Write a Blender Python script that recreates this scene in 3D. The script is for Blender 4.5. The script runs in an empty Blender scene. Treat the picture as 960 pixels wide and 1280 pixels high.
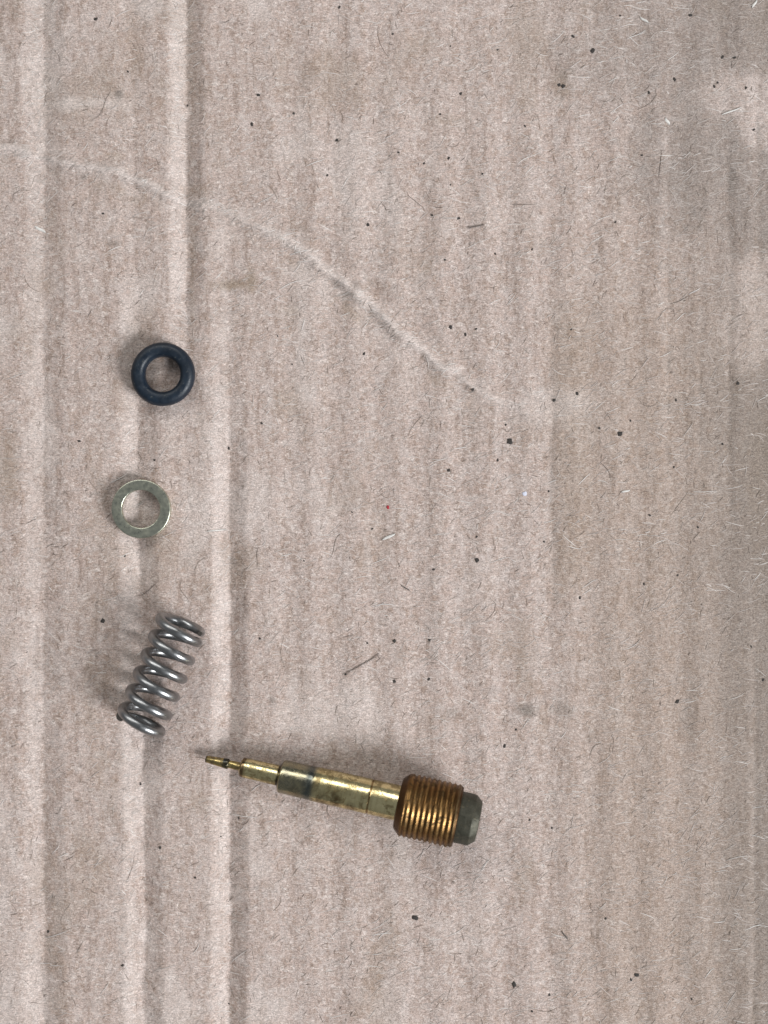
import bpy, math, random
import numpy as np
from mathutils import Vector, Matrix

random.seed(7)
rng = np.random.default_rng(11)
S = bpy.context.scene
COL = S.collection
MM = 0.001
PX = 16.0                    # photo pixels per millimetre at the paper
CAM = 100.0                  # camera height, mm
R = math.radians

# ------------------------------------------------------------------ camera
cd = bpy.data.cameras.new('camera')
cam = bpy.data.objects.new('camera', cd)
COL.objects.link(cam)
cam.location = (0, 0, CAM * MM)
cd.sensor_fit = 'VERTICAL'
cd.sensor_height = 36.0
cd.lens = 36.0 * CAM / 80.0
cd.clip_start = 0.002
cd.clip_end = 20.0
cd.dof.use_dof = True
cd.dof.focus_distance = (CAM - 0.4) * MM
cd.dof.aperture_fstop = 22.0
S.camera = cam

# ------------------------------------------------------------------ light
w = bpy.data.worlds.new('World')
S.world = w
w.use_nodes = True
bg = w.node_tree.nodes['Background']
bg.inputs[0].default_value = (0.93, 0.97, 1.0, 1)
bg.inputs[1].default_value = 0.20

def area(name, loc, sx, sy, power, col, target=(0, 0, 0)):
    l = bpy.data.lights.new(name, 'AREA')
    l.shape = 'RECTANGLE'; l.size = sx; l.size_y = sy
    l.energy = power; l.color = col
    o = bpy.data.objects.new(name, l)
    COL.objects.link(o)
    o.location = loc
    d = Vector(target) - Vector(loc)
    o.rotation_euler = d.to_track_quat('-Z', 'Y').to_euler()
    return o
# daylight through an open door, right and a little below the picture
area('door_daylight', (0.98, -0.56, 0.72), 0.52, 0.48, 23.5, (0.97, 0.985, 1.0))
# long bright window beyond the far side, seen as the broad streak in the brass
area('window_daylight', (-0.25, 0.95, 0.92), 1.6, 0.46, 9.5, (1.0, 0.985, 0.95))

S.view_settings.view_transform = 'Standard'
S.view_settings.look = 'None'
S.view_settings.exposure = 0.06
S.view_settings.gamma = 1.0

# ------------------------------------------------------------------ helpers
def wx(px, z=0.0):
    return (px - 480.0) / PX * (CAM - z) / CAM
def wy(py, z=0.0):
    return (640.0 - py) / PX * (CAM - z) / CAM
def P(px, py, z=0.0):
    """point (mm) at height z that the camera sees at photo pixel px,py"""
    return Vector((wx(px, z), wy(py, z), z))

def vnoise(x, y, seed):
    xi = np.floor(x).astype(np.int64); yi = np.floor(y).astype(np.int64)
    fx = x - xi; fy = y - yi
    fx = fx * fx * (3 - 2 * fx); fy = fy * fy * (3 - 2 * fy)
    def h(a, b):
        n = (a * 374761393 + b * 668265263 + seed * 144665) & 0xffffffff
        n = ((n ^ (n >> 13)) * 1274126177) & 0xffffffff
        n = n ^ (n >> 16)
        return (n & 0xffff) / 65535.0
    return ((h(xi, yi) * (1 - fx) + h(xi + 1, yi) * fx) * (1 - fy)
            + (h(xi, yi + 1) * (1 - fx) + h(xi + 1, yi + 1) * fx) * fy)
def fbm(x, y, seed, octv=4):
    t = 0; a = 1.0; s = 0
    for i in range(octv):
        t = t + a * (vnoise(x * 2 ** i + 17.3 * i, y * 2 ** i - 9.1 * i, seed + i) - .5)
        s += a; a *= .55
    return t / s * 2        # about -1..1
def sstep(a, b, x):
    t = np.clip((x - a) / (b - a), 0, 1)
    return t * t * (3 - 2 * t)

# ------------------------------------------------------------------ cardboard relief (photo px in, mm out)
def groove(x, c, d, wl, wr):
    u = x - c
    l = np.clip(1 + u / wl, 0, 1)
    r = np.clip(1 - u / wr, 0, 1)
    p = np.where(u < 0, l, r)
    p = np.where(p < .3, p * p / .6, p - .15) / .85
    return -d * p
DIAG = [(-60, 176), (0, 180), (60, 197), (150, 214), (205, 243), (262, 258), (330, 286),
        (385, 318), (440, 363), (475, 397), (530, 438), (600, 492), (690, 530), (800, 575)]
DW = [.7, .8, .9, 1.0, .9, .45, .6, .85, 1.0, 1.0, .9, .55, .25, 0]
def diag(x, y):
    best = np.full(x.shape, 1e9); sg = np.zeros(x.shape); wt = np.zeros(x.shape)
    for i in range(len(DIAG) - 1):
        ax, ay = DIAG[i]; bx, by = DIAG[i + 1]
        dx, dy = bx - ax, by - ay; L = math.hypot(dx, dy)
        t = np.clip(((x - ax) * dx + (y - ay) * dy) / L ** 2, 0, 1)
        qx = x - ax - t * dx; qy = y - ay - t * dy
        d = np.hypot(qx, qy)
        s = np.sign(qx * dy - qy * dx)       # + on the upper right side
        m = d < best
        best = np.where(m, d, best); sg = np.where(m, s, sg)
        wt = np.where(m, DW[i] * (1 - t) + DW[i + 1] * t, wt)
    return best, sg, wt
def relief(x, y, fine=True):
    x = np.asarray(x, float); y = np.asarray(y, float)
    wob = 4.0 * fbm(y / 90, y * 0 + 3.1, 5, 3)
    jit = 2.2 * fbm(y / 9, x / 60, 8, 2)
    z = np.zeros(x.shape)
    def amt(lo, hi, n, base=1.0):
        return base * (1 + .35 * fbm(y / 70, y * 0 + n, 40 + n, 3))
    # main creases of the washboarded sheet
    z = z + groove(x, 52 + wob * .6 + jit, (.27 + .20 * sstep(380, 60, y) + .12 * sstep(800, 1000, y)) * amt(0, 0, 1), 34, 32)
    c2 = 171 + 8 * sstep(620, 1100, y) - 4 * sstep(420, 260, y) + wob * .5 + jit
    z = z + groove(x, c2, (.14 + .38 * sstep(340, 480, y)) * amt(0, 0, 2), 27, 30)
    c3 = 232 + wob * .3 + jit
    z = z + groove(x, c3, (.60 - .48 * sstep(330, 520, y)) * amt(0, 0, 3) * sstep(900, 600, y), 26, 27)
    c4 = 286 + wob * .3 + jit
    z = z + groove(x, c4, (.12 + .52 * sstep(430, 640, y)) * amt(0, 0, 4) * sstep(180, 330, y), 25, 28)
    z = z + groove(x, -70 + wob, .3, 34, 34)
    # soft flutes showing through the liner
    lev = .10 + .07 * fbm(x / 300, y / 260, 21, 2)
    z = z + lev * .55 * np.cos(2 * np.pi * (x + wob * 1.5 - 12) / 54.0) * sstep(290, 380, x)
    z = z + .10 * fbm(x / 210, y / 520, 31, 3)
    # ragged creases far right
    for c, y0, y1, d in ((944, 830, 1300, .10), (836, 120, 560, .05), (876, 330, 560, .05), (912, 200, 640, .07), (690, 420, 760, .06), (948, 100, 330, .06)):
        z = z + groove(x, c + wob * .5 + jit, d, 9, 9) * sstep(y0 - 60, y0 + 20, y) * sstep(y1 + 60, y1 - 20, y)
    # the fold across the sheet
    b, s, wt = diag(x + 6 * fbm(x / 26, y / 26, 61, 4), y + 6 * fbm(x / 26, y / 26, 67, 4))
    z = z + wt * (.25 * np.exp(-(b / 6.5) ** 2) * (1 + .3 * fbm(x / 22, y / 22, 81, 2)) - .15 * np.exp(-((b - 17) / 11.0) ** 2) * np.where(s > 0, 1, .25))
    # gentle bow of the sheet at the left
    z = z - .0025 * np.clip(-12 - (x - 480) / PX, 0, 40) ** 2 * (.45 + .55 * sstep(1000, 200, y))
    if fine:
        z = z + .020 * fbm(x / 16, y / 22, 71, 3) + .022 * fbm(x / 4.4, y / 3.8, 77, 2)
    return z
def ground(px, py):
    return float(relief(np.array([px]), np.array([py]), False)[0])

# stains: brown tone, pale scuff plus painted lit groove walls, grey grime
def blob(x, y, cx, cy, rx, ry, seed, soft=.35, rag=.45):
    d = np.hypot((x - cx) / rx, (y - cy) / ry) + rag * fbm(x / 38, y / 38, seed, 4)
    return sstep(1 + soft * .5, 1 - soft, d)
def stains_and_lit_walls(x, y):
    g = np.zeros(x.shape); b = np.zeros(x.shape); p = np.zeros(x.shape)
    # water mark down the right side
    edge = 858 + 26 * fbm(y / 120, y * 0, 91, 4) - 60 * sstep(330, 120, y) + 25 * sstep(700, 1000, y)
    g = np.maximum(g, .70 * sstep(-60, 95, x - edge + 12 * fbm(x / 30, y / 30, 93, 3)))
    g = np.maximum(g, .5 * blob(x, y, 850, 60, 190, 90, 101, 1.0))
    g = np.maximum(g, .72 * blob(x, y, 868, 215, 88, 100, 103, .9))
    g = np.maximum(g, .55 * blob(x, y, 905, 520, 42, 150, 105, .8))
    for cx, cy, rx, ry in ((935, 122, 62, 40), (952, 160, 40, 38), (948, 395, 44, 70)):
        k = blob(x, y, cx, cy, rx, ry, 107 + cx, .55, .7)
        g = g * (1 - .72 * k); p = np.maximum(p, .20 * k)
    b = np.maximum(b, .50 * sstep(-20, 20, x - 690 - 14 * fbm(y / 50, y * 0, 111, 3)) * sstep(60, -10, x - 735) * sstep(330, 420, y) * sstep(800, 700, y))
    b = np.maximum(b, .42 * sstep(640, 800, x) * sstep(150, 500, y))
    b = np.maximum(b, .75 * sstep(870, 960, x) * sstep(440, 560, y) * sstep(900, 600, y))
    for cx, cy, rx, ry, a in ((290, 356, 26, 8, .9), (314, 352, 8, 18, .9), (362, 388, 20, 10, .6), (700, 104, 14, 22, .5),
                              (672, 540, 26, 22, .2), (240, 350, 6, 120, .35), (232, 150, 9, 180, .15), (565, 150, 26, 8, .3), (8, 590, 16, 60, .6)):  # the two tall narrow ones run down a groove
        b = np.maximum(b, a * blob(x, y, cx, cy, rx, ry, 121 + int(cx), .8, .6))
    for cx, cy, rx, ry, a in ((657, 887, 16, 10, .9), (612, 864, 12, 8, .45), (702, 886, 14, 9, .55), (565, 890, 10, 8, .5), (742, 920, 14, 14, .35), (864, 880, 10, 70, .35),
                              (148, 118, 5, 7, .9), (103, 220, 7, 7, .8), (142, 303, 9, 4, .6), (870, 240, 14, 18, .5), (916, 225, 9, 26, .9), (918, 38, 8, 9, .7), (340, 875, 5, 5, .7), (445, 356, 8, 8, .6)):
        g = np.maximum(g, a * blob(x, y, cx, cy, rx, ry, 131 + int(cx), .8, .6))
    for c, y0, y1, a in ((944, 830, 1300, .85), (836, 120, 560, .5), (876, 330, 560, .55), (912, 200, 640, .5), (948, 100, 330, .8), (690, 420, 760, .3), (652, 400, 560, .3)):
        wob = 4 * fbm(y / 90, y * 0 + 3.1, 5, 3) * .5
        ln = np.exp(-((x - c - wob) / 3.0) ** 2) * sstep(.0, .5, fbm(y / 30, y * 0 + c, 141, 3) + .1)
        g = np.maximum(g, a * ln * sstep(y0 - 40, y0, y) * sstep(y1 + 40, y1, y))
    bd, s, wt = diag(x + 6 * fbm(x / 26, y / 26, 61, 4), y + 6 * fbm(x / 26, y / 26, 67, 4))
    p = np.maximum(p, np.clip(wt * 1.25, 0, 1) * .78 * np.exp(-(bd / 6.0) ** 2) * sstep(-1.0, .1, fbm(x / 9, y / 6, 151, 3)))
    b = np.maximum(b, wt * .55 * np.exp(-((bd - 18) / 8) ** 2) * sstep(-.1, .5, fbm(x / 34, y / 34, 155, 3)))  # brown along the troughs on both sides of the fold
    # lit left walls of the big creases painted pale, and patchy scuffing
    for c, y0, y1, a in ((222, -400, 420, .55), (275, 380, 1700, .58), (161, 400, 1700, .55), (40, -400, 1700, .42)):
        p = np.maximum(p, a * np.exp(-((x - c) / 11.0) ** 4) * sstep(y0 - 80, y0 + 60, y) * sstep(y1 + 80, y1 - 60, y) * sstep(-.9, .5, fbm(x / 14, y / 26, 153, 3)))
    p = np.maximum(p, .5 * sstep(.12, .55, fbm(x / 55, y / 90, 157, 4)) * sstep(760, 380, x))
    p = np.maximum(p, .6 * blob(x, y, 112, 128, 60, 9, 161, .8, .8))
    p = np.maximum(p, .45 * blob(x, y, 690, 510, 80, 26, 163, .9, .8))
    b = np.maximum(b, .38 * sstep(.1, .6, fbm(x / 60, y / 100, 171, 4)))
    return b, p, g

# ------------------------------------------------------------------ materials
def mat(name):
    m = bpy.data.materials.new(name); m.use_nodes = True
    nt = m.node_tree
    return m, nt, nt.nodes['Principled BSDF']
def N(nt, typ, **kw):
    n = nt.nodes.new(typ)
    for k, v in kw.items():
        if k in n.inputs.keys(): n.inputs[k].default_value = v
        else: setattr(n, k, v)
    return n
def mix(nt, fac, a, b, mode='MIX'):
    n = nt.nodes.new('ShaderNodeMix'); n.data_type = 'RGBA'; n.blend_type = mode
    for sock, v in ((n.inputs[0], fac), (n.inputs[6], a), (n.inputs[7], b)):
        if isinstance(v, bpy.types.NodeSocket): nt.links.new(v, sock)
        elif isinstance(v, (int, float)): sock.default_value = v
        else: sock.default_value = (*v, 1)
    return n.outputs[2]
def math_(nt, op, a, b=None, clamp=False):
    n = nt.nodes.new('ShaderNodeMath'); n.operation = op; n.use_clamp = clamp
    for i, v in enumerate((a, b)):
        if v is None: continue
        if isinstance(v, bpy.types.NodeSocket): nt.links.new(v, n.inputs[i])
        else: n.inputs[i].default_value = v
    return n.outputs[0]
def ramp(nt, v, stops, interp='LINEAR'):
    n = nt.nodes.new('ShaderNodeValToRGB'); e = n.color_ramp.elements
    n.color_ramp.interpolation = interp
    while len(e) < len(stops): e.new(.5)
    for i, (p, c) in enumerate(stops):
        e[i].position = p
        e[i].color = (c, c, c, 1) if isinstance(c, (int, float)) else (*c, 1)
    nt.links.new(v, n.inputs[0])
    return n.outputs[0]
def coords(nt, sc=(1000, 1000, 1000)):
    tc = nt.nodes.new('ShaderNodeTexCoord'); mp = nt.nodes.new('ShaderNodeMapping')
    mp.inputs['Scale'].default_value = sc
    nt.links.new(tc.outputs['Object'], mp.inputs[0])
    return mp.outputs[0]
def noise(nt, vec, scale, detail=3, rough=.6, dist=0.0):
    n = nt.nodes.new('ShaderNodeTexNoise')
    n.inputs['Scale'].default_value = scale; n.inputs['Detail'].default_value = detail
    n.inputs['Roughness'].default_value = rough; n.inputs['Distortion'].default_value = dist
    nt.links.new(vec, n.inputs['Vector'])
    return n.outputs['Fac']
def attr(nt, name):
    n = nt.nodes.new('ShaderNodeAttribute'); n.attribute_name = name
    return n.outputs['Fac']
def bump(nt, bsdf, h, dist, strength=1.0):
    n = nt.nodes.new('ShaderNodeBump')
    n.inputs['Distance'].default_value = dist; n.inputs['Strength'].default_value = strength
    nt.links.new(h, n.inputs['Height']); nt.links.new(n.outputs[0], bsdf.inputs['Normal'])

def paper_material():
    m, nt, bs = mat('kraft_paper')
    v = coords(nt)
    vh = coords(nt, (1000, 2600, 1000))      # grain drawn out along the making direction
    big = noise(nt, v, .32, 4, .6)
    mid = noise(nt, v, 1.6, 4, .65)
    fin = noise(nt, vh, 4.2, 4, .75, .6)
    tin = noise(nt, v, 11.0, 2, .7)
    c = mix(nt, ramp(nt, big, [(.3, 0), (.7, 1)]), (.425, .325, .284), (.475, .374, .330))
    c = mix(nt, ramp(nt, mid, [(.33, 0), (.7, 1)]), c, mix(nt, .5, c, (.52, .455, .43)))
    # pulp of mixed origin: lilac grey, pale and tan flocks a few tenths of a millimetre across
    vs = coords(nt, (1000, 700, 1000))
    flk = noise(nt, vs, .95, 5, .75, .4)
    c = mix(nt, ramp(nt, flk, [(.47, 0), (.60, .8)]), c, (.505, .43, .40))
    flk2 = noise(nt, coords(nt, (1130, 620, 900)), 1.25, 5, .75, .4)
    c = mix(nt, ramp(nt, flk2, [(.50, 0), (.66, .7)]), c, (.325, .237, .19))
    strk = noise(nt, coords(nt, (1000, 150, 1000)), 1.5, 4, .7, .3)
    c = mix(nt, ramp(nt, strk, [(.52, 0), (.66, .55)]), c, (.27, .20, .165))
    flk3 = noise(nt, coords(nt, (900, 1500, 700)), 2.4, 4, .75, .8)
    c = mix(nt, ramp(nt, flk3, [(.52, 0), (.64, .75)]), c, (.655, .58, .54))
    flk4 = noise(nt, coords(nt, (1500, 1100, 600)), 2.2, 4, .75, .8)
    c = mix(nt, ramp(nt, flk4, [(.54, 0), (.68, .6)]), c, (.205, .15, .12))
    c = mix(nt, math_(nt, 'MULTIPLY', attr(nt, 'brown'), .8), c, (.265, .20, .145))
    c = mix(nt, math_(nt, 'MULTIPLY', attr(nt, 'grime'), .75), c, (.175, .155, .138))
    c = mix(nt, math_(nt, 'MULTIPLY', attr(nt, 'pale'), .85), c, (.64, .565, .53))
    f = ramp(nt, fin, [(.28, .55), (.5, 1.0), (.72, 1.45)])
    c = mix(nt, 1.0, c, f, 'MULTIPLY')
    t = ramp(nt, tin, [(.28, .68), (.5, 1.0), (.72, 1.28)])
    c = mix(nt, 1.0, c, t, 'MULTIPLY')
    # tiny dark flecks in the pulp
    sp = noise(nt, v, 5.5, 1, .5)
    c = mix(nt, ramp(nt, sp, [(.735, 0), (.765, .6)]), c, (.10, .085, .075))
    nt.links.new(c, bs.inputs['Base Color'])
    bs.inputs['Roughness'].default_value = .9
    bs.inputs['Specular IOR Level'].default_value = .18
    h = math_(nt, 'ADD', fin, math_(nt, 'MULTIPLY', tin, .6))
    bump(nt, bs, h, .00006, .8)
    return m

def fibre_material(name, cols, rough=.6):
    m, nt, bs = mat(name)
    a = attr(nt, 'tone')
    c = ramp(nt, a, cols)
    nt.links.new(c, bs.inputs['Base Color'])
    bs.inputs['Roughness'].default_value = rough
    bs.inputs['Specular IOR Level'].default_value = .3
    return m

# ------------------------------------------------------------------ mesh output
def mesh_obj(name, verts, faces, material, parent=None, smooth=True, attrs=None, scale=MM):
    me = bpy.data.meshes.new(name)
    v = np.asarray(verts, dtype=np.float64) * scale
    me.from_pydata(v.tolist(), [], faces if isinstance(faces, list) else faces.tolist())
    me.update()
    if smooth:
        me.polygons.foreach_set('use_smooth', np.ones(len(me.polygons), bool))
    for k, arr in (attrs or {}).items():
        a = me.attributes.new(k, 'FLOAT', 'POINT')
        a.data.foreach_set('value', np.asarray(arr, np.float32))
    me.materials.append(material)
    o = bpy.data.objects.new(name, me)
    COL.objects.link(o)
    if parent: o.parent = parent
    return o
def tag(o, label=None, cat=None, group=None, kind=None):
    for k, v in (('label', label), ('category', cat), ('group', group), ('kind', kind)):
        if v: o[k] = v
    return o

# ------------------------------------------------------------------ cardboard sheet
def axis(lo, hi, flo, fhi, step):
    fine = np.arange(flo, fhi + 1e-6, step)
    left = [flo]; s = step
    while left[-1] > lo:
        s *= 1.25; left.append(max(lo, left[-1] - s))
    right = [fine[-1]]; s = step
    while right[-1] < hi:
        s *= 1.25; right.append(min(hi, right[-1] + s))
    return np.concatenate([np.array(left[1:])[::-1], fine, np.array(right[1:])])
gx = axis(-900, 1860, -30, 990, 2.0)
gy = axis(-900, 2180, -30, 1310, 2.0)
X, Y = np.meshgrid(gx, gy)
Z = relief(X, Y)
B_, P_, G_ = stains_and_lit_walls(X, Y)
nx, ny = len(gx), len(gy)
top = np.stack([(X - 480) / PX, (640 - Y) / PX, Z], -1).reshape(-1, 3)
i = np.arange(nx * ny).reshape(ny, nx)
F = np.stack([i[:-1, :-1], i[1:, :-1], i[1:, 1:], i[:-1, 1:]], -1).reshape(-1, 4)
# edge wall and back liner of the board, 3.6 mm thick
loop = np.concatenate([i[0, :-1], i[:-1, -1], i[-1, :0:-1], i[:0:-1, 0]])
low = top[loop].copy(); low[:, 2] -= 3.6
n0 = len(top); L = len(loop)
faces = F.tolist()
for k in range(L):
    a, b = int(loop[k]), int(loop[(k + 1) % L])
    faces.append([a, b, n0 + (k + 1) % L, n0 + k])
faces.append([n0 + k for k in range(L)])
zz = np.zeros(L)
paper = paper_material()
card = mesh_obj('cardboard_sheet', np.concatenate([top, low]), faces, paper, None, True,
                {'brown': np.concatenate([B_.ravel(), zz]), 'pale': np.concatenate([P_.ravel(), zz]), 'grime': np.concatenate([G_.ravel(), zz])})
tag(card, 'creased brown corrugated cardboard sheet under all the small metal parts, stained at the right', 'cardboard')

# ------------------------------------------------------------------ paper fibres standing out of the liner
def fibres(name, n, lmin, lmax, wmin, wmax, ang, spread, curl, material, lift, dens=None, seed=1, at=None):
    r = np.random.default_rng(seed)
    V = []; Fc = []; T = []
    K = 5
    cx = r.uniform(-25, 985, n); cy = r.uniform(-25, 1305, n)
    if at is not None:
        cx, cy = at(r, n)
    if dens is not None:
        keep = r.uniform(0, 1, n) < dens(cx, cy); cx = cx[keep]; cy = cy[keep]; n = len(cx)
    ln = lmin + (lmax - lmin) * r.uniform(0, 1, n) ** 2.2
    a0 = ang + spread * r.normal(0, 1, n)
    k0 = curl * r.normal(0, 1, n); k1 = curl * 1.2 * r.normal(0, 1, n)
    wd = r.uniform(wmin, wmax, n) / PX / 2
    tone = r.uniform(0, 1, n)
    t = np.linspace(-.5, .5, K)
    A = a0[:, None] + k0[:, None] * t + k1[:, None] * t ** 2 * 2
    st = ln[:, None] / (K - 1)
    px = np.cumsum(np.cos(A) * st, 1); py = np.cumsum(-np.sin(A) * st, 1)
    px = px - px.mean(1, keepdims=True) + cx[:, None]; py = py - py.mean(1, keepdims=True) + cy[:, None]
    z = relief(px, py) + lift + .015 * np.sin(np.linspace(0, np.pi, K))[None, :]
    X3 = (px - 480) / PX; Y3 = (640 - py) / PX
    sx = -np.sin(A); sy = np.cos(A)
    taper = np.array([.45, .9, 1, .9, .4])
    h = wd[:, None] * taper
    left = np.stack([X3 - sx * h, Y3 - sy * h, z - h * .6], -1)
    mid = np.stack([X3, Y3, z + h * .8], -1)
    right = np.stack([X3 + sx * h, Y3 + sy * h, z - h * .6], -1)
    V = np.stack([left, mid, right], 2).reshape(-1, 3)          # n,K,3
    base = (np.arange(n) * K * 3)[:, None, None, None]
    kk = (np.arange(K - 1) * 3)[None, :, None, None]
    q = np.array([[0, 3, 4, 1], [1, 4, 5, 2]])[None, None]
    Fc = (base + kk + q).reshape(-1, 4)
    o = mesh_obj(name, V, Fc, material, card, True, {'tone': np.repeat(tone, K * 3)})
    tag(o, kind='stuff')
    return o
pale_m = fibre_material('pale_fibre', [(0, (.45, .39, .355)), (.75, (.55, .49, .46)), (1, (.74, .70, .67))], .6)
white_m = fibre_material('white_fibre', [(0, (.58, .53, .50)), (.6, (.68, .64, .61)), (1, (.80, .77, .75))], .5)
dark_m = fibre_material('dark_fibre', [(0, (.12, .095, .08)), (.35, (.20, .16, .135)), (1, (.30, .25, .215))], .7)
def dens_pale(x, y): return (.30 + .70 * sstep(150, 620, x)) * (.25 + .75 * sstep(-.25, .35, fbm(x / 60, y / 45, 201, 3)))
fibres('pale_fibre', 17000, 5, 24, .4, .9, .16, .45, .3, pale_m, .006, dens_pale, 3)
fibres('pale_fibre', 170, 14, 34, .5, 1.0, .25, .3, .35, white_m, .02, dens_pale, 4)
fibres('dark_fibre', 2800, 4, 14, .35, .75, 1.2, 1.2, .45, dark_m, .004, None, 5)
fibres('dark_fibre', 60, 20, 48, .5, .9, .8, 1.2, 1.3, dark_m, .01, None, 6)

def along_fold(r, n):
    seg = r.integers(1, len(DIAG) - 3, n); t = r.uniform(0, 1, n)
    D = np.array(DIAG, float)
    q = D[seg] * (1 - t)[:, None] + D[seg + 1] * t[:, None]
    return q[:, 0] + r.normal(0, 7, n), q[:, 1] + r.normal(0, 6, n)
fibres('torn_fibre', 420, 5, 15, .5, 1.0, .1, .5, .4, pale_m, .008, None, 8, along_fold)
def along_creases(r, n):
    k = r.integers(0, 4, n)
    c = np.array([222, 275, 161, 42])[k]; y0 = np.array([-20, 480, 520, -20])[k]; y1 = np.array([430, 1300, 1300, 320])[k]
    return c + r.normal(0, 8, n), y0 + (y1 - y0) * r.uniform(0, 1, n)
fibres('crease_fibre', 1500, 4, 15, .5, 1.0, .05, .6, .4, pale_m, .006, None, 9, along_creases)  # extra pale fibres over the left walls of the creases

# ------------------------------------------------------------------ specks of foreign pulp pressed into the liner
SP = """741 63 8;716 46 6;699 106 6;704 108 7;775 20 4;863 19 6;903 71 6;918 72 5;893 108 5;897 103 4;932 110 5;811 116 5;802 194 4;843 99 6;942 162 5;769 278 4;665 312 4;656 158 4;
460 281 6;540 269 4;573 273 6;556 325 4;563 409 7;582 418 5;595 411 4;591 487 5;327 529 4;455 442 5;365 455 3;619 317 4;347 420 3;637 552 11;775 542 9;693 500 6;721 492 6;749 535 5;922 479 6;
561 588 6;596 700 8;622 575 5;632 531 4;714 412 4;686 614 4;842 584 4;788 526 4;725 747 5;805 730 4;847 719 4;680 677 4;903 555 4;812 644 4;596 671 4;845 500 4;872 659 4;631 933 6;847 877 7;
643 1231 9;796 1219 8;789 1225 5;687 1244 5;665 1264 4;954 850 5;662 1025 4;757 1148 4;865 1249 4;939 808 4;690 1035 4;645 912 4;298 1024 4;58 1167 5;153 1207 5;174 981 5;244 1097 4;285 1258 4;
275 1047 3;200 1060 5;493 801 6;493 852 6;536 849 5;537 800 5;432 843 4;465 661 4;440 640 3;380 701 3;459 804 4;542 712 4;325 798 4;119 22 6;159 88 4;128 266 4;233 129 4;315 155 6;323 119 6;424 9 5;
367 142 5;576 117 6;622 62 4;561 198 5;530 204 4;409 219 4;563 58 3;550 143 4;603 218 4;491 43 4;421 175 6;498 191 4;563 231 3;128 776 8;519 1148 10;98 551 5;285 560 5;155 695 4;193 575 4"""
sm, nt, bs = mat('dark_pulp_speck')
v = coords(nt)
c = ramp(nt, noise(nt, v, 9, 2), [(.3, (.012, .010, .009)), (.7, (.05, .042, .036))])
nt.links.new(c, bs.inputs['Base Color']); bs.inputs['Roughness'].default_value = .75
def plain(name, col, rough):
    m, nt, bs = mat(name)
    v = coords(nt)
    c = mix(nt, noise(nt, v, 7, 3), tuple(a * .7 for a in col), tuple(min(1, a * 1.3) for a in col))
    nt.links.new(c, bs.inputs['Base Color']); bs.inputs['Roughness'].default_value = rough
    return m
def speck_mesh(material, seed):
    r = random.Random(seed)
    V = []; Fs = []; n = 9
    el = r.uniform(1.0, 1.7); rot = r.uniform(0, 3)
    rad = [r.uniform(.65, 1.15) for _ in range(n)]
    for ring, (k, z) in enumerate(((1.0, -.25), (.92, .18), (.5, .42))):
        for j in range(n):
            a = 2 * math.pi * j / n
            x, y = math.cos(a) * rad[j] * k * math.sqrt(el), math.sin(a) * rad[j] * k / math.sqrt(el)
            V.append((x * math.cos(rot) - y * math.sin(rot), x * math.sin(rot) + y * math.cos(rot), z + r.uniform(-.05, .05)))
    for ring in range(2):
        for j in range(n):
            a = ring * n + j; b = ring * n + (j + 1) % n
            Fs.append([a, b, b + n, a + n])
    Fs.append([2 * n + j for j in range(n)])
    me = bpy.data.meshes.new('speck'); me.from_pydata([[q * MM for q in p] for p in V], [], Fs); me.materials.append(material)
    return me
meshes = [speck_mesh(sm, 50 + k) for k in range(8)]
def put_speck(px, py, d, me, name='speck', flat=.55):
    o = bpy.data.objects.new(name, me); COL.objects.link(o); o.parent = card
    s = d / 2 / PX * .8
    o.location = (wx(px) * MM, wy(py) * MM, (ground(px, py) + .008) * MM)
    o.scale = (s, s, s * flat)
    o.rotation_euler = (0, 0, random.uniform(0, 6.28))
    return o
for k, s in enumerate(SP.replace('\n', '').split(';')):
    if not s.strip(): continue
    a, b, d = (float(q) for q in s.split())
    put_speck(a, b, d, random.choice(meshes))
o = put_speck(485, 634, 6, speck_mesh(plain('red_speck', (.35, .02, .03), .7), 90)); o['label'] = 'red speck in the paper'
o = put_speck(656, 617, 8, speck_mesh(plain('blue_white_speck', (.60, .62, .72), .7), 91)); o['label'] = 'bluish white speck in the paper'
# loose splinters of white pulp
wm = plain('white_pulp', (.64, .62, .59), .5)
def splinter(px, py, L, wpx, ang, material, name='pulp_splinter'):
    V = []; Fs = []; K = 6
    for j in range(K):
        t = j / (K - 1) - .5
        x = px + math.cos(ang) * L * t + 1.2 * math.sin(t * 5); y = py - math.sin(ang) * L * t
        h = wpx / 2 / PX * (1 - (2 * t) ** 2 * .8)
        q = P(x, y, 0); z = ground(x, y) + .05
        sx, sy = -math.sin(ang), math.cos(ang)
        V += [(q.x - sx * h, q.y - sy * h, z - .03), (q.x, q.y, z + .05), (q.x + sx * h, q.y + sy * h, z - .03)]
    for j in range(K - 1):
        for e in (0, 1):
            a = j * 3 + e; Fs.append([a, a + 3, a + 4, a + 1])
    return mesh_obj(name, V, Fs, material, card)
for a in ((486, 671, 17, 3.5, .5), (914, 139, 24, 2, .38), (47, 284, 15, 3.5, -.6), (782, 614, 10, 2.5, .25), (270, 663, 24, 1.6, .1), (943, 5, 12, 3, 1.2), (834, 152, 9, 4, -1.2), (805, 25, 12, 3, -.7)):
    splinter(*a, wm)
dkm = plain('dark_hair', (.11, .095, .085), .6)
for a in ((452, 831, 52, .6, .55), (595, 283, 20, .8, .2), (507, 735, 14, 1.5, -.7), (706, 1169, 12, 2, -1.1)):
    splinter(*a, dkm)

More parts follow.
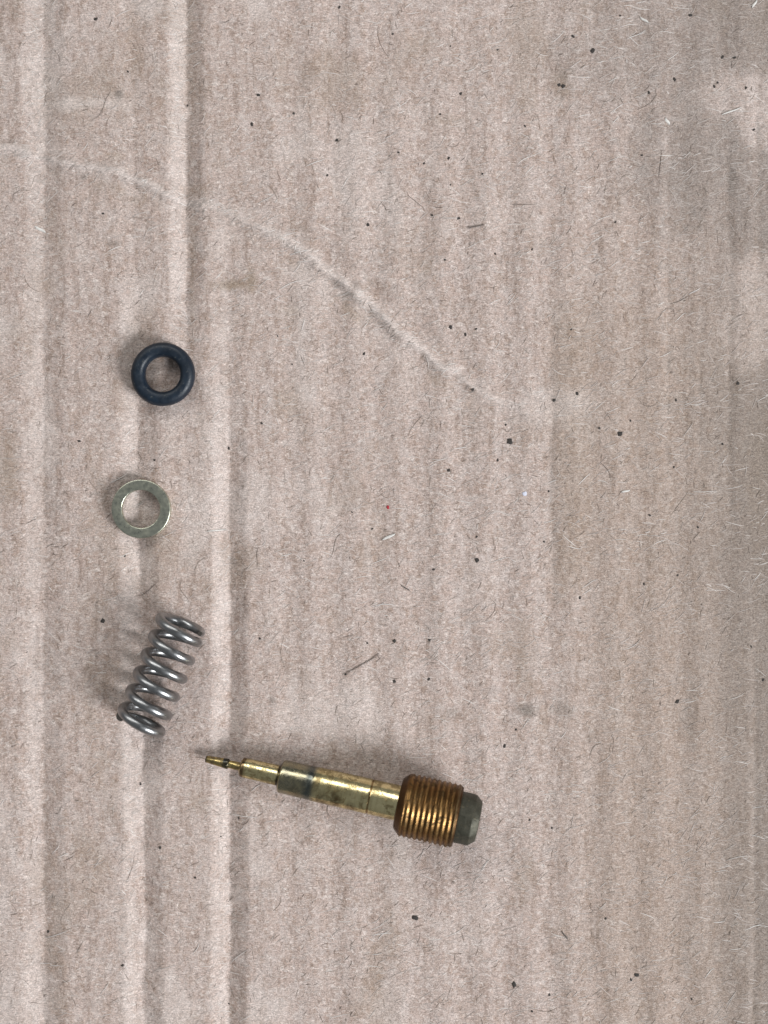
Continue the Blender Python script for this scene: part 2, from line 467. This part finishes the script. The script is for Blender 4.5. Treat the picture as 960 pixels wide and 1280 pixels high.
# ------------------------------------------------------------------ rubber o-ring
def ring_mesh(prof, seg, cx, cy, z0, wav=0.0, seed=1):
    V = []; Fs = []; n = len(prof)
    r = random.Random(seed); ph = [r.uniform(0, 6.28) for _ in range(4)]
    for i in range(seg):
        a = 2 * math.pi * i / seg
        k = 1 + wav * (math.sin(2 * a + ph[0]) + .5 * math.sin(3 * a + ph[1]) + .3 * math.sin(5 * a + ph[2]))
        for (rr, z) in prof:
            V.append((math.cos(a) * rr * k, math.sin(a) * rr * k, z))
    for i in range(seg):
        for j in range(n):
            a = i * n + j; b = i * n + (j + 1) % n; c = ((i + 1) % seg) * n
            Fs.append([a, c + j, c + (j + 1) % n, b])
    return V, Fs
def seat(px, py, r):
    """height on which a ring of radius r (px) rests"""
    a = np.linspace(0, 2 * np.pi, 48)
    z = relief(px + r * np.cos(a), py + r * np.sin(a), False)
    return float(np.sort(z)[-6:].mean())
m, nt, bs = mat('black_rubber')
v = coords(nt)
f = noise(nt, v, 1.2, 4, .65)
c = mix(nt, ramp(nt, f, [(.35, 0), (.75, 1)]), (.004, .009, .017), (.009, .019, .034))
d = ramp(nt, noise(nt, v, 5, 3, .7), [(.61, 0), (.76, .5)])
c = mix(nt, d, c, (.16, .16, .14))
nt.links.new(c, bs.inputs['Base Color'])
nt.links.new(ramp(nt, noise(nt, v, 2.5, 3), [(.3, .36), (.7, .56)]), bs.inputs['Roughness'])
bs.inputs['Specular IOR Level'].default_value = .42
bump(nt, bs, noise(nt, v, 6, 3), .00004, .35)
prof = []
Ro, Ri, Hh = 39.7 / PX, 21.8 / PX, 1.32
rc = (Ro + Ri) / 2; rw = (Ro - Ri) / 2
for k in range(28):
    a = 2 * math.pi * k / 28
    ca, sa = math.cos(a), math.sin(a)
    ex = .72 if ca < 0 else .95          # inner wall worn flat
    prof.append((rc + rw * math.copysign(abs(ca) ** ex, ca), Hh / 2 * (1 + math.copysign(abs(sa) ** .9, sa))))
z0 = seat(204, 468, 32)
V, Fs = ring_mesh(prof, 96, 0, 0, 0, .006, 3)
o = mesh_obj('rubber_ring', V, Fs, m)
q = P(204, 467.8, z0 + .6); o.location = (q.x * MM, q.y * MM, (z0 - .01) * MM)
o.rotation_euler = (R(1.0), R(-1.0), .4)
tag(o, 'thick black rubber o-ring lying alone above the metal washer', 'rubber ring')

# ------------------------------------------------------------------ washer
m, nt, bs = mat('zinc_yellow_steel')
v = coords(nt)
f = noise(nt, v, 1.5, 4, .65)
c = mix(nt, ramp(nt, f, [(.3, 0), (.7, 1)]), (.44, .455, .39), (.60, .60, .48))
c = mix(nt, ramp(nt, noise(nt, v, 4.5, 3, .7), [(.6, 0), (.75, .7)]), c, (.22, .24, .20))
nt.links.new(c, bs.inputs['Base Color'])
bs.inputs['Metallic'].default_value = 1.0
nt.links.new(ramp(nt, noise(nt, v, 3, 4, .7), [(.3, .24), (.7, .44)]), bs.inputs['Roughness'])
bump(nt, bs, noise(nt, v, 5, 3), .00003, .3)
def rounded(ri, ro, h, e, n=4):
    pts = []
    for (cx, cz, a0) in ((ro - e, e, -90), (ro - e, h - e, 0), (ri + e, h - e, 90), (ri + e, e, 180)):
        for k in range(n + 1):
            a = R(a0 + 90 * k / n); pts.append((cx + e * math.cos(a), cz + e * math.sin(a)))
    return pts
z0 = seat(176, 636, 30)
V, Fs = ring_mesh(rounded(23.6 / PX, 36.6 / PX, .66, .075), 96, 0, 0, 0, .003, 9)
o = mesh_obj('flat_washer', V, Fs, m)
q = P(176.2, 636, z0 + .5); o.location = (q.x * MM, q.y * MM, (z0 - .01) * MM)
o.rotation_euler = (R(1.5), R(1.2), 0)
tag(o, 'dull yellowish metal washer between the black ring and the spring', 'washer')

# ------------------------------------------------------------------ coil spring
m, nt, bs = mat('spring_steel')
v = coords(nt)
f = noise(nt, v, 1.3, 4, .65)
c = mix(nt, ramp(nt, f, [(.3, 0), (.7, 1)]), (.24, .245, .25), (.37, .375, .382))
c = mix(nt, ramp(nt, noise(nt, v, 2.2, 4, .7), [(.6, 0), (.75, .6)]), c, (.24, .17, .12))
nt.links.new(c, bs.inputs['Base Color'])
bs.inputs['Metallic'].default_value = 1.0
nt.links.new(ramp(nt, noise(nt, v, 4, 3, .7), [(.3, .26), (.7, .40)]), bs.inputs['Roughness'])
bump(nt, bs, noise(nt, v, 7, 2), .00002, .3)
OD = 4.12; WR = .37; CR = OD / 2 - WR
zs = 0.0
for (a, b) in ((224, 786), (200, 843), (176, 900)):
    zs = max(zs, seat(a, b, 6))
zc = zs + OD / 2 - .02
A = P(224.2, 787, zc); B = P(177.0, 901, zc)
ax = (B - A); pitch = ax.length / 5; ax.normalize()
side = Vector((-ax.y, ax.x, 0)); side.normalize()
if side.x < 0: side = -side
up = Vector((0, 0, 1))
mid = (A + B) / 2
def prog(t):                      # axial advance in turns: closed end coils
    if t < 0: return .0375 + t * .08
    if t < .25: return .25 + (t - .25) * .85
    if t > 5.5: return 5.44 + (t - 5.5) * .12
    if t > 5.3: return 5.3 + (t - 5.3) * .70
    return t
V = []; Fs = []; nw = 14
t0, t1 = -.55, 5.97
steps = 420
cen = []
for k in range(steps + 1):
    t = t0 + (t1 - t0) * k / steps
    an = 2 * math.pi * t
    p = A + ax * (pitch * (prog(t) - .25)) - side * (CR * math.cos(an)) + up * (CR * math.sin(an))
    cen.append(p - Vector((mid.x, mid.y, zs)))
for k, p in enumerate(cen):
    tg = (cen[min(k + 1, steps)] - cen[max(k - 1, 0)]).normalized()
    rel = p - Vector((0, 0, zc - zs)); rel -= ax * rel.dot(ax)
    n1 = (rel - tg * rel.dot(tg)).normalized(); n2 = tg.cross(n1)
    for j in range(nw):
        a = 2 * math.pi * j / nw
        tp = min(1.0, .5 + k / 22.0) if k < 12 else 1.0      # first end ground thin
        V.append(p + n1 * (WR * tp * math.cos(a)) + n2 * (WR * tp * math.sin(a)))
for k in range(steps):
    for j in range(nw):
        a = k * nw + j; b = k * nw + (j + 1) % nw
        Fs.append([a, b, b + nw, a + nw])
for k in (0, steps):                      # sheared flat ends with their own edge
    b = len(V); V += [V[k * nw + j].copy() for j in range(nw)]
    Fs.append([b + j for j in range(nw)][::(-1 if k == 0 else 1)])
cut = plain('shaded_cut_steel', (.05, .042, .036), .6)  # end caps coloured dark, as if turned away from the light
o = mesh_obj('coil_spring', [tuple(p) for p in V], Fs, m)
o.data.materials.append(cut)
for pl in list(o.data.polygons)[-2:]: pl.material_index = 1; pl.use_smooth = False
o.location = (mid.x * MM, mid.y * MM, zs * MM)
tag(o, 'grey steel coil spring lying slanted below the washer', 'spring')

# ------------------------------------------------------------------ mixture screw
zt = 9.0 / PX; slope = .108
def zaxis(s): return zt + slope * s / PX * .98 + .03
T = P(257.0, 948.5, zaxis(0)); E = P(592.5, 1025.5, zaxis(344))
k_ = (E - T).length / 344.0            # mm per axial px
xa = (E - T).normalized()
ya = Vector((0, 0, 1)).cross(xa).normalized(); za = xa.cross(ya)
rot = Matrix((xa, ya, za)).transposed().to_4x4()
AX = Matrix.Translation(T) @ rot
midp = AX @ Vector((185 * k_, 0, 0))
base = Vector((midp.x, midp.y, max(0, ground(443, 990))))
ROOT = Matrix.Translation(base) @ rot
LOC = ROOT.inverted() @ AX
root = bpy.data.objects.new('adjuster_screw', None); COL.objects.link(root)
root.empty_display_size = .004
root.location = base * MM
root.rotation_euler = rot.to_euler()
tag(root, 'brass needle screw with a threaded end and dark stub head, pointing at the spring', 'screw')
SMUDGE = [(173, 2.2, 6.5, .6, 1), (170, 1.72, 3.4, .2, .9), (193, 2.45, 6.5, .42, 1), (156, 2.3, 9, .6, .8), (146, 1.3, 4, .9, .5), (205, 1.9, 2.5, .9, .4),
          (184, 1.1, 4, .5, .4), (232, 2.6, 6, .35, .5), (162, 1.0, 3, .6, .5), (120, 2.3, 8, .5, .4), (70, 2.5, 8, .4, .4)]
def smudge(s, a):
    t = 0.0
    for (c, b, rs, ra, w_) in SMUDGE:
        d = ((s - c) / rs) ** 2 + ((a - b) / ra) ** 2
        if d < 6: t = max(t, w_ * math.exp(-d * d * .6))
    return t
def resample(pts, step):
    out = [pts[0]]
    for p, q in zip(pts, pts[1:]):
        n = max(1, int(math.hypot(q[0] - p[0], q[1] - p[1]) / step))
        out += [(p[0] + (q[0] - p[0]) * i / n, p[1] + (q[1] - p[1]) * i / n) for i in range(1, n + 1)]
    return out
def lathe(name, prof, material, seg=72, rfun=None, capl=True, capr=True):
    """prof: list of (s, r) in axial px"""
    V = []; Fs = []; SA = []; RA = []; ST = []
    n = len(prof)
    for (s, r) in prof:
        for j in range(seg):
            a = 2 * math.pi * j / seg
            rr = rfun(s, a, r) if rfun else r
            V.append(LOC @ Vector((s * k_, rr * k_ * math.cos(a), rr * k_ * math.sin(a))))
            SA.append(s); RA.append(rr)
            ST.append(smudge(s, a))
    for i in range(n - 1):
        for j in range(seg):
            a = i * seg + j; b = i * seg + (j + 1) % seg
            Fs.append([a, a + seg, b + seg, b])
    if capl: Fs.append([j for j in range(seg)])
    if capr: Fs.append([(n - 1) * seg + j for j in range(seg)][::-1])
    o = mesh_obj(name, [tuple(p) for p in V], Fs, material, root, True, {'s': SA, 'rad': RA, 'smudge': ST})
    return o
def hard(pts, e=.25):
    """double the corner points so shoulders stay crisp"""
    out = []
    for i, p in enumerate(pts):
        if 0 < i < len(pts) - 1:
            for q in (pts[i - 1], pts[i + 1]):
                d = math.hypot(q[0] - p[0], q[1] - p[1]); t = min(.3, e / max(d, 1e-6))
                out.append((p[0] + (q[0] - p[0]) * t, p[1] + (q[1] - p[1]) * t))
        else: out.append(p)
    return out
def brass(name, light, dark, stain, bands=(), rmin=.16, rmax=.36, seed=0.0, amount=.72, rad=None):
    m, nt, bs = mat(name)
    v = coords(nt)
    f = noise(nt, v, .9, 4, .65)
    c = mix(nt, ramp(nt, f, [(.35, 0), (.7, 1)]), dark, light)
    blot = ramp(nt, noise(nt, v, 1.5, 4, .75, .9), [(.50, 0), (.58, amount)])
    c = mix(nt, blot, c, stain)
    # rings left by turning and tarnish that follows the circumference
    s = attr(nt, 's')
    cx = nt.nodes.new('ShaderNodeCombineXYZ'); nt.links.new(s, cx.inputs[0])
    rings = noise(nt, cx.outputs[0], .16, 3, .7)
    c = mix(nt, ramp(nt, rings, [(.5, 0), (.72, amount * .6)]), c, stain)
    rg = math_(nt, 'ADD', ramp(nt, noise(nt, v, 3, 3, .7), [(.3, rmin), (.7, rmax)]), math_(nt, 'MULTIPLY', blot, .25))
    for (s0, s1, col, soft) in bands:
        lo = math_(nt, 'MULTIPLY', math_(nt, 'SUBTRACT', s, s0 - soft), 1 / (2 * soft), True)
        hi = math_(nt, 'MULTIPLY', math_(nt, 'SUBTRACT', s1 + soft, s), 1 / (2 * soft), True)
        k = math_(nt, 'MULTIPLY', lo, hi)
        k = math_(nt, 'MULTIPLY', k, ramp(nt, noise(nt, v, 1.6, 3, .7), [(.25, .6), (.55, 1)]))
        c = mix(nt, k, c, col)
    sm_ = math_(nt, 'MULTIPLY', attr(nt, 'smudge'), ramp(nt, noise(nt, v, 3.2, 3, .7), [(.3, .3), (.55, .95)]))
    c = mix(nt, sm_, c, (.15, .105, .05))
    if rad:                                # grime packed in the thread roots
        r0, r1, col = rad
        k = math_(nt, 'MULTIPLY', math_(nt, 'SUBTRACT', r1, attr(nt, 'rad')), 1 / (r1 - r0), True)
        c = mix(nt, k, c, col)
    nt.links.new(c, bs.inputs['Base Color']); nt.links.new(rg, bs.inputs['Roughness'])
    bs.inputs['Metallic'].default_value = 1.0
    fine = noise(nt, cx.outputs[0], 1.2, 2, .6)
    h = math_(nt, 'ADD', math_(nt, 'MULTIPLY', fine, .2), noise(nt, v, 5, 3, .6))
    bump(nt, bs, h, .00003, .35)
    return m
tipm = brass('tarnished_brass_tip', (.50, .40, .17), (.40, .31, .14), (.16, .12, .07), [(23, 31, (.03, .035, .04), 1.0), (0, 2, (.1, .08, .05), 1)], .2, .36)
shaftm = brass('polished_brass', (.87, .77, .45), (.70, .60, .32), (.24, .18, .085),
               [(97.5, 141, (.27, .25, .18), 2.5), (131, 142, (.13, .14, .125), 4.0), (94, 98.5, (.05, .04, .03), .8), (47, 52, (.16, .11, .06), 1.0), (212, 214.5, (.22, .13, .05), .8)], .12, .25)
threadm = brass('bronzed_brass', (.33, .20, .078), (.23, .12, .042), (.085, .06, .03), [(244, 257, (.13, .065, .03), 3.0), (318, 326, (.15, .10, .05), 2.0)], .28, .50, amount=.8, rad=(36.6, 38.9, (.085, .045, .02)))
# needle tip and its thin neck
lathe('needle_tip', hard([(0, 2.0), (.6, 4.2), (23, 6.1), (29.5, 6.6), (30.4, 4.9), (44.5, 5.2), (45.2, 5.6)]), tipm, 48)
# shaft: front shoulder, collar, body
pts = [(45, 5.0), (45.6, 9.0), (48, 12.2), (95.5, 12.6), (96, 14.5), (98.5, 19.6), (99.5, 20.6), (140, 20.9), (141.2, 21.3), (212, 21.6), (212.6, 21.25), (214, 21.25), (214.6, 21.5), (251, 21.7)]
lathe('shaft', resample(hard(pts), 1.6), shaftm, 80)
# threaded barrel: true helical thread
PT = 6.5
def thr(s, a, r):
    ph = ((s - 248) / PT - a / (2 * math.pi)) % 1.0
    tri = abs(ph - .5) * 2                 # 1 at crest
    crest = min(1.0, tri * 1.08)
    d = 2.2 * (1 - crest)
    e = min(1, max(0, (s - 256) / 5)) * min(1, max(0, (323.5 - s) / 3))
    nick = .25 * math.sin(a * 3 + s * .7) * math.sin(a * 7 - s * .31)
    return r - d * e + nick * .8 * e
prof = [(249.5, 20), (249.0, 27.5), (248.6, 29.5), (249.4, 31.5)]
s = 250.4
while s < 323.6:
    if s < 258: r = 31.5 + (39.2 - 31.5) * (s - 249.4) / 8.6
    elif s > 320.5: r = 39.2 - (s - 320.5) * .9
    else: r = 39.2
    prof.append((s, r)); s += .55
prof += [(324.2, 35.5), (324.4, 33)]
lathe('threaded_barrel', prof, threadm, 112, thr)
# dark stub at the end
m, nt, bs = mat('dull_green_grey_metal')
v = coords(nt)
f = noise(nt, v, 1.6, 4, .7)
c = mix(nt, ramp(nt, f, [(.3, 0), (.7, 1)]), (.040, .039, .028), (.080, .077, .057))
c = mix(nt, ramp(nt, noise(nt, v, 2.6, 4, .7), [(.6, 0), (.72, .6)]), c, (.20, .16, .09))
nt.links.new(c, bs.inputs['Base Color'])
bs.inputs['Metallic'].default_value = .55
nt.links.new(ramp(nt, noise(nt, v, 4, 3), [(.3, .44), (.7, .62)]), bs.inputs['Roughness'])
bump(nt, bs, noise(nt, v, 4.5, 4, .7), .00006, .5)
def flat(s, a, r):
    ph = (a + .3) % (math.pi / 4) - math.pi / 8          # worn eight sided head
    k = math.cos(math.pi / 8) / math.cos(ph)
    chip = 1.6 * math.exp(-((a - 3.9) / .3) ** 2) * max(0, (s - 332) / 16)
    return r * (.66 + .34 * k) * 1.01 - chip + .2 * math.sin(9 * a + s * .5)
o = lathe('stub_head', hard([(323.6, 29), (324.0, 31.2), (334, 31.2), (342, 30.8), (350, 24.0), (350.8, 12), (350.8, 2)], .5), m, 64, flat)
for pl in o.data.polygons: pl.use_smooth = False
